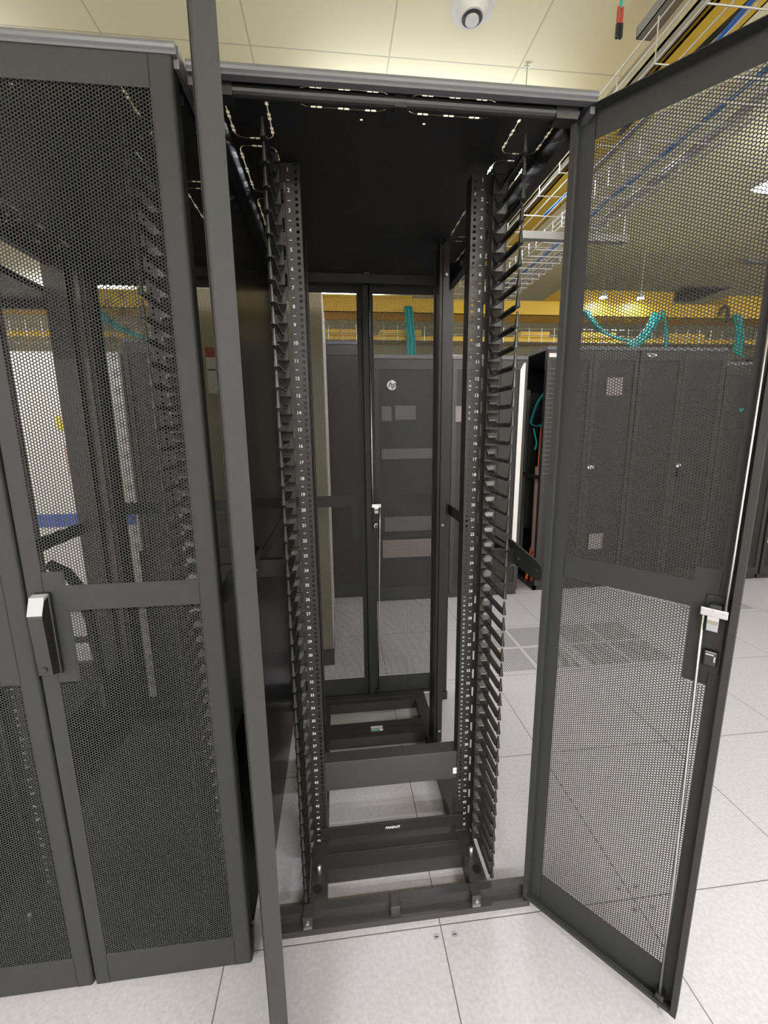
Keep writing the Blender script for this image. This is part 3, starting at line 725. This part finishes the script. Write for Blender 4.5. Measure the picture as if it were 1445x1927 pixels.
# teal bundles dropping from the cross duct
TB = [('straight teal cable bundle dropping behind the badged racks, seen through the rear door', [(0.46, 3.25, 2.52), (0.46, 3.22, 2.40), (0.47, 3.20, 2.22), (0.47, 3.20, 2.02)], 0.035, 9),
      ('teal cable bundle sagging from the duct just right of the door hinge', [(2.22, 3.27, 2.52), (2.26, 3.22, 2.42), (2.38, 3.20, 2.31), (2.60, 3.18, 2.235), (2.70, 3.16, 2.22)], 0.030, 8),
      ('teal cable bundle slanting down left from the duct, seen through the right door', [(2.94, 3.24, 2.50), (2.90, 3.20, 2.45), (2.80, 3.13, 2.34), (2.66, 3.06, 2.22), (2.52, 3.0, 2.15)], 0.034, 8),
      ('thin teal cable bundle hanging straight beside the slanting one', [(3.04, 3.29, 2.54), (3.05, 3.26, 2.45), (3.06, 3.23, 2.30), (3.06, 3.20, 2.06)], 0.015, 5),
      ('teal cable bundle at the right falling onto the lower rack', [(3.82, 3.24, 2.50), (3.84, 3.22, 2.38), (3.83, 3.18, 2.24), (3.74, 3.10, 2.12), (3.66, 3.0, 2.085)], 0.045, 10),
      ('teal cable bundle sagging behind the left cabinet', [(-2.3, 3.25, 2.50), (-2.1, 3.22, 2.3), (-1.7, 3.2, 2.20), (-1.3, 3.2, 2.35)], 0.03, 8)]
for lab, pts, r, n in TB: bundle('cable_bundle', lab, 'cables', pts, r * 1.15, n + 4, 'teal', 0.0095, 'teal cable bundles')
bundle('cable_bundle', 'brown cable loop over the yellow duct at the right', 'cables', [(3.66, 3.28, 2.50), (3.68, 3.26, 2.58), (3.74, 3.27, 2.56), (3.73, 3.26, 2.44)], 0.01, 3, 'plinth', 0.012)
# plug hanging from the ceiling
pl = thing('hanging_plug', 'pair of red and black connectors hanging on a teal cable, top right', 'connector', (0.700, 0.60, 2.663))
MB().tube(smooth_path([(0.0, 0, 0.367), (0.004, 0, 0.25), (0.0, 0, 0.15), (0.0, 0, 0.070)]), 0.0042, 8).build('cable', 'teal', pl)
for xx in (-.006, .006):
    MB().tube([(xx, 0, 0.074), (xx, 0, 0.030)], 0.0050, 10).build('boot', 'red', pl)
    MB().cbox(xx - .005, xx + .005, -.005, .005, -0.01, 0.030, .0015).build('connector_body', 'plastic', pl)
# smoke detector
sd = thing('smoke_detector', 'round white smoke detector on the ceiling above the open cabinet', 'smoke detector', (0.325, 0.99, ZC))
MB().cyl((0, 0, -0.022), 0.080, 0.022, 'z', 40, 0.088).build('base', 'lampbody', sd, False)
MB().cyl((0, 0, -0.048), 0.048, 0.026, 'z', 40, 0.062).build('head', 'lampbody', sd, False)
MB().cyl((0, 0, -0.050), 0.040, 0.004, 'z', 30).build('sensor_cage', 'rack', sd)
MB().cyl((0, 0, -0.060), 0.026, 0.012, 'z', 30).build('sensor_cap', 'lampbody', sd)
th = MB().tube([(0, 0, ZC - .14), (0.002, 0, ZC)], 0.0025, 6).tube([(-.012, 0, ZC - .01), (.012, 0, ZC - .01)], .004, 6).build('ceiling_hook', 'galv'); th.location = (0.66, 1.24, 0)
tag(th, 'small wire hook hanging from the ceiling above the right corner of the open cabinet', 'hook')
cv = thing('ceiling_vent', 'dark square ceiling vent seen through the right door', 'vent', (3.9, 4.05, ZC - .012))
MB().box(0, 0.6, 0, 0.6, 0, 0.012).build('frame', 'grey', cv); MB().box(0.05, 0.55, 0.05, 0.55, -.002, 0.0).build('grille', 'rack', cv)
cb2 = MB().box(3.83, 5.2, 3.22, 3.27, 2.985, ZC).build('ceiling_rail', 'grey'); tag(cb2, 'short dark rail on the ceiling at the far right, above the teal cables', 'rail')
# lamps
for i, (lx, ly, pw) in enumerate(LIGHTS):
    place = ['above the rear aisle behind the open cabinet', 'above the rear aisle to the right, seen through the open door', 'above the rear aisle to the left', 'at the far right of the rear aisle',
             'at the far end, seen through the middle cabinet', 'at the far end, seen through the left cabinet',
             'above the front aisle to the right', 'above the front aisle behind the viewer', 'front aisle, far right', 'front aisle, far left', 'added unseen as fill by the front wall'][i]
    L = thing('ceiling_lamp', 'long lit ceiling lamp ' + place, 'ceiling lamp', (lx, ly, ZC - (0.09 if ly > 4 else 0.25)), 'linear ceiling lamps'); hg = 0.09 if ly > 4 else 0.25
    MB().cyl((-0.4, 0, 0), 0.004, hg, 'z', 8).cyl((0.4, 0, 0), 0.004, hg, 'z', 8).build('hanger', 'galv', L)
    MB().cbox(-0.62, 0.62, -0.055, 0.055, -0.045, 0, 0.004).build('housing', 'lampbody', L)
    MB().cbox(-0.60, 0.60, -0.045, 0.045, -0.060, -0.045, 0.003).build('diffuser', 'tube', L)
    ld = bpy.data.lights.new('lamp_light', 'AREA'); ld.shape = 'RECTANGLE'; ld.size = 1.18; ld.size_y = 0.09; ld.energy = pw
    ld.color = (0.86, 0.88, 1.0) if ly > 0 else (0.89, 0.90, 1.0)
    lo = bpy.data.objects.new('lamp_light', ld); COL.objects.link(lo); lo.parent = L; lo.location = (0, 0, -0.064)
    lu = bpy.data.lights.new('ceiling_fill_light', 'AREA'); lu.shape = 'RECTANGLE'; lu.size = 1.18; lu.size_y = 0.09; lu.energy = pw * (0.6 if ly > 4 else 0.16 if ly > 0 else 1.0); lu.color = ld.color  # upward fill added only to brighten the ceiling
    lv = bpy.data.objects.new('ceiling_fill_light', lu); COL.objects.link(lv); lv.parent = L; lv.location = (0, 0, 0.004); lv.rotation_euler = (PI, 0, 0)
for xx, lab in ((2.34, 'left of two glare spots built as small lamps, seen through the right door'), (2.725, 'right of two glare spots built as small lamps, seen through the right door')):
    L = thing('glare_spot', lab, 'glare spot', (xx, 3.20, 2.632), 'round glare spots')  # glare points put in as small glowing lamps, stems added
    MB().cyl((0, 0, 0.045), 0.004, ZC - 2.632 - 0.045, 'z', 8).build('stem', 'lampbody', L)
    MB().cyl((0, 0, 0), 0.036, 0.05, 'z', 24, 0.022).build('housing', 'lampbody', L)
    MB().tube([(0, 0, -0.012), (0, 0, 0)], 0.032, 24, 0.032).build('lens', 'tube', L)
    ld = bpy.data.lights.new('lamp_light', 'AREA'); ld.shape = 'DISK'; ld.size = 0.06; ld.energy = 1.6
    lo = bpy.data.objects.new('lamp_light', ld); COL.objects.link(lo); lo.parent = L; lo.location = (0, 0, -0.016)
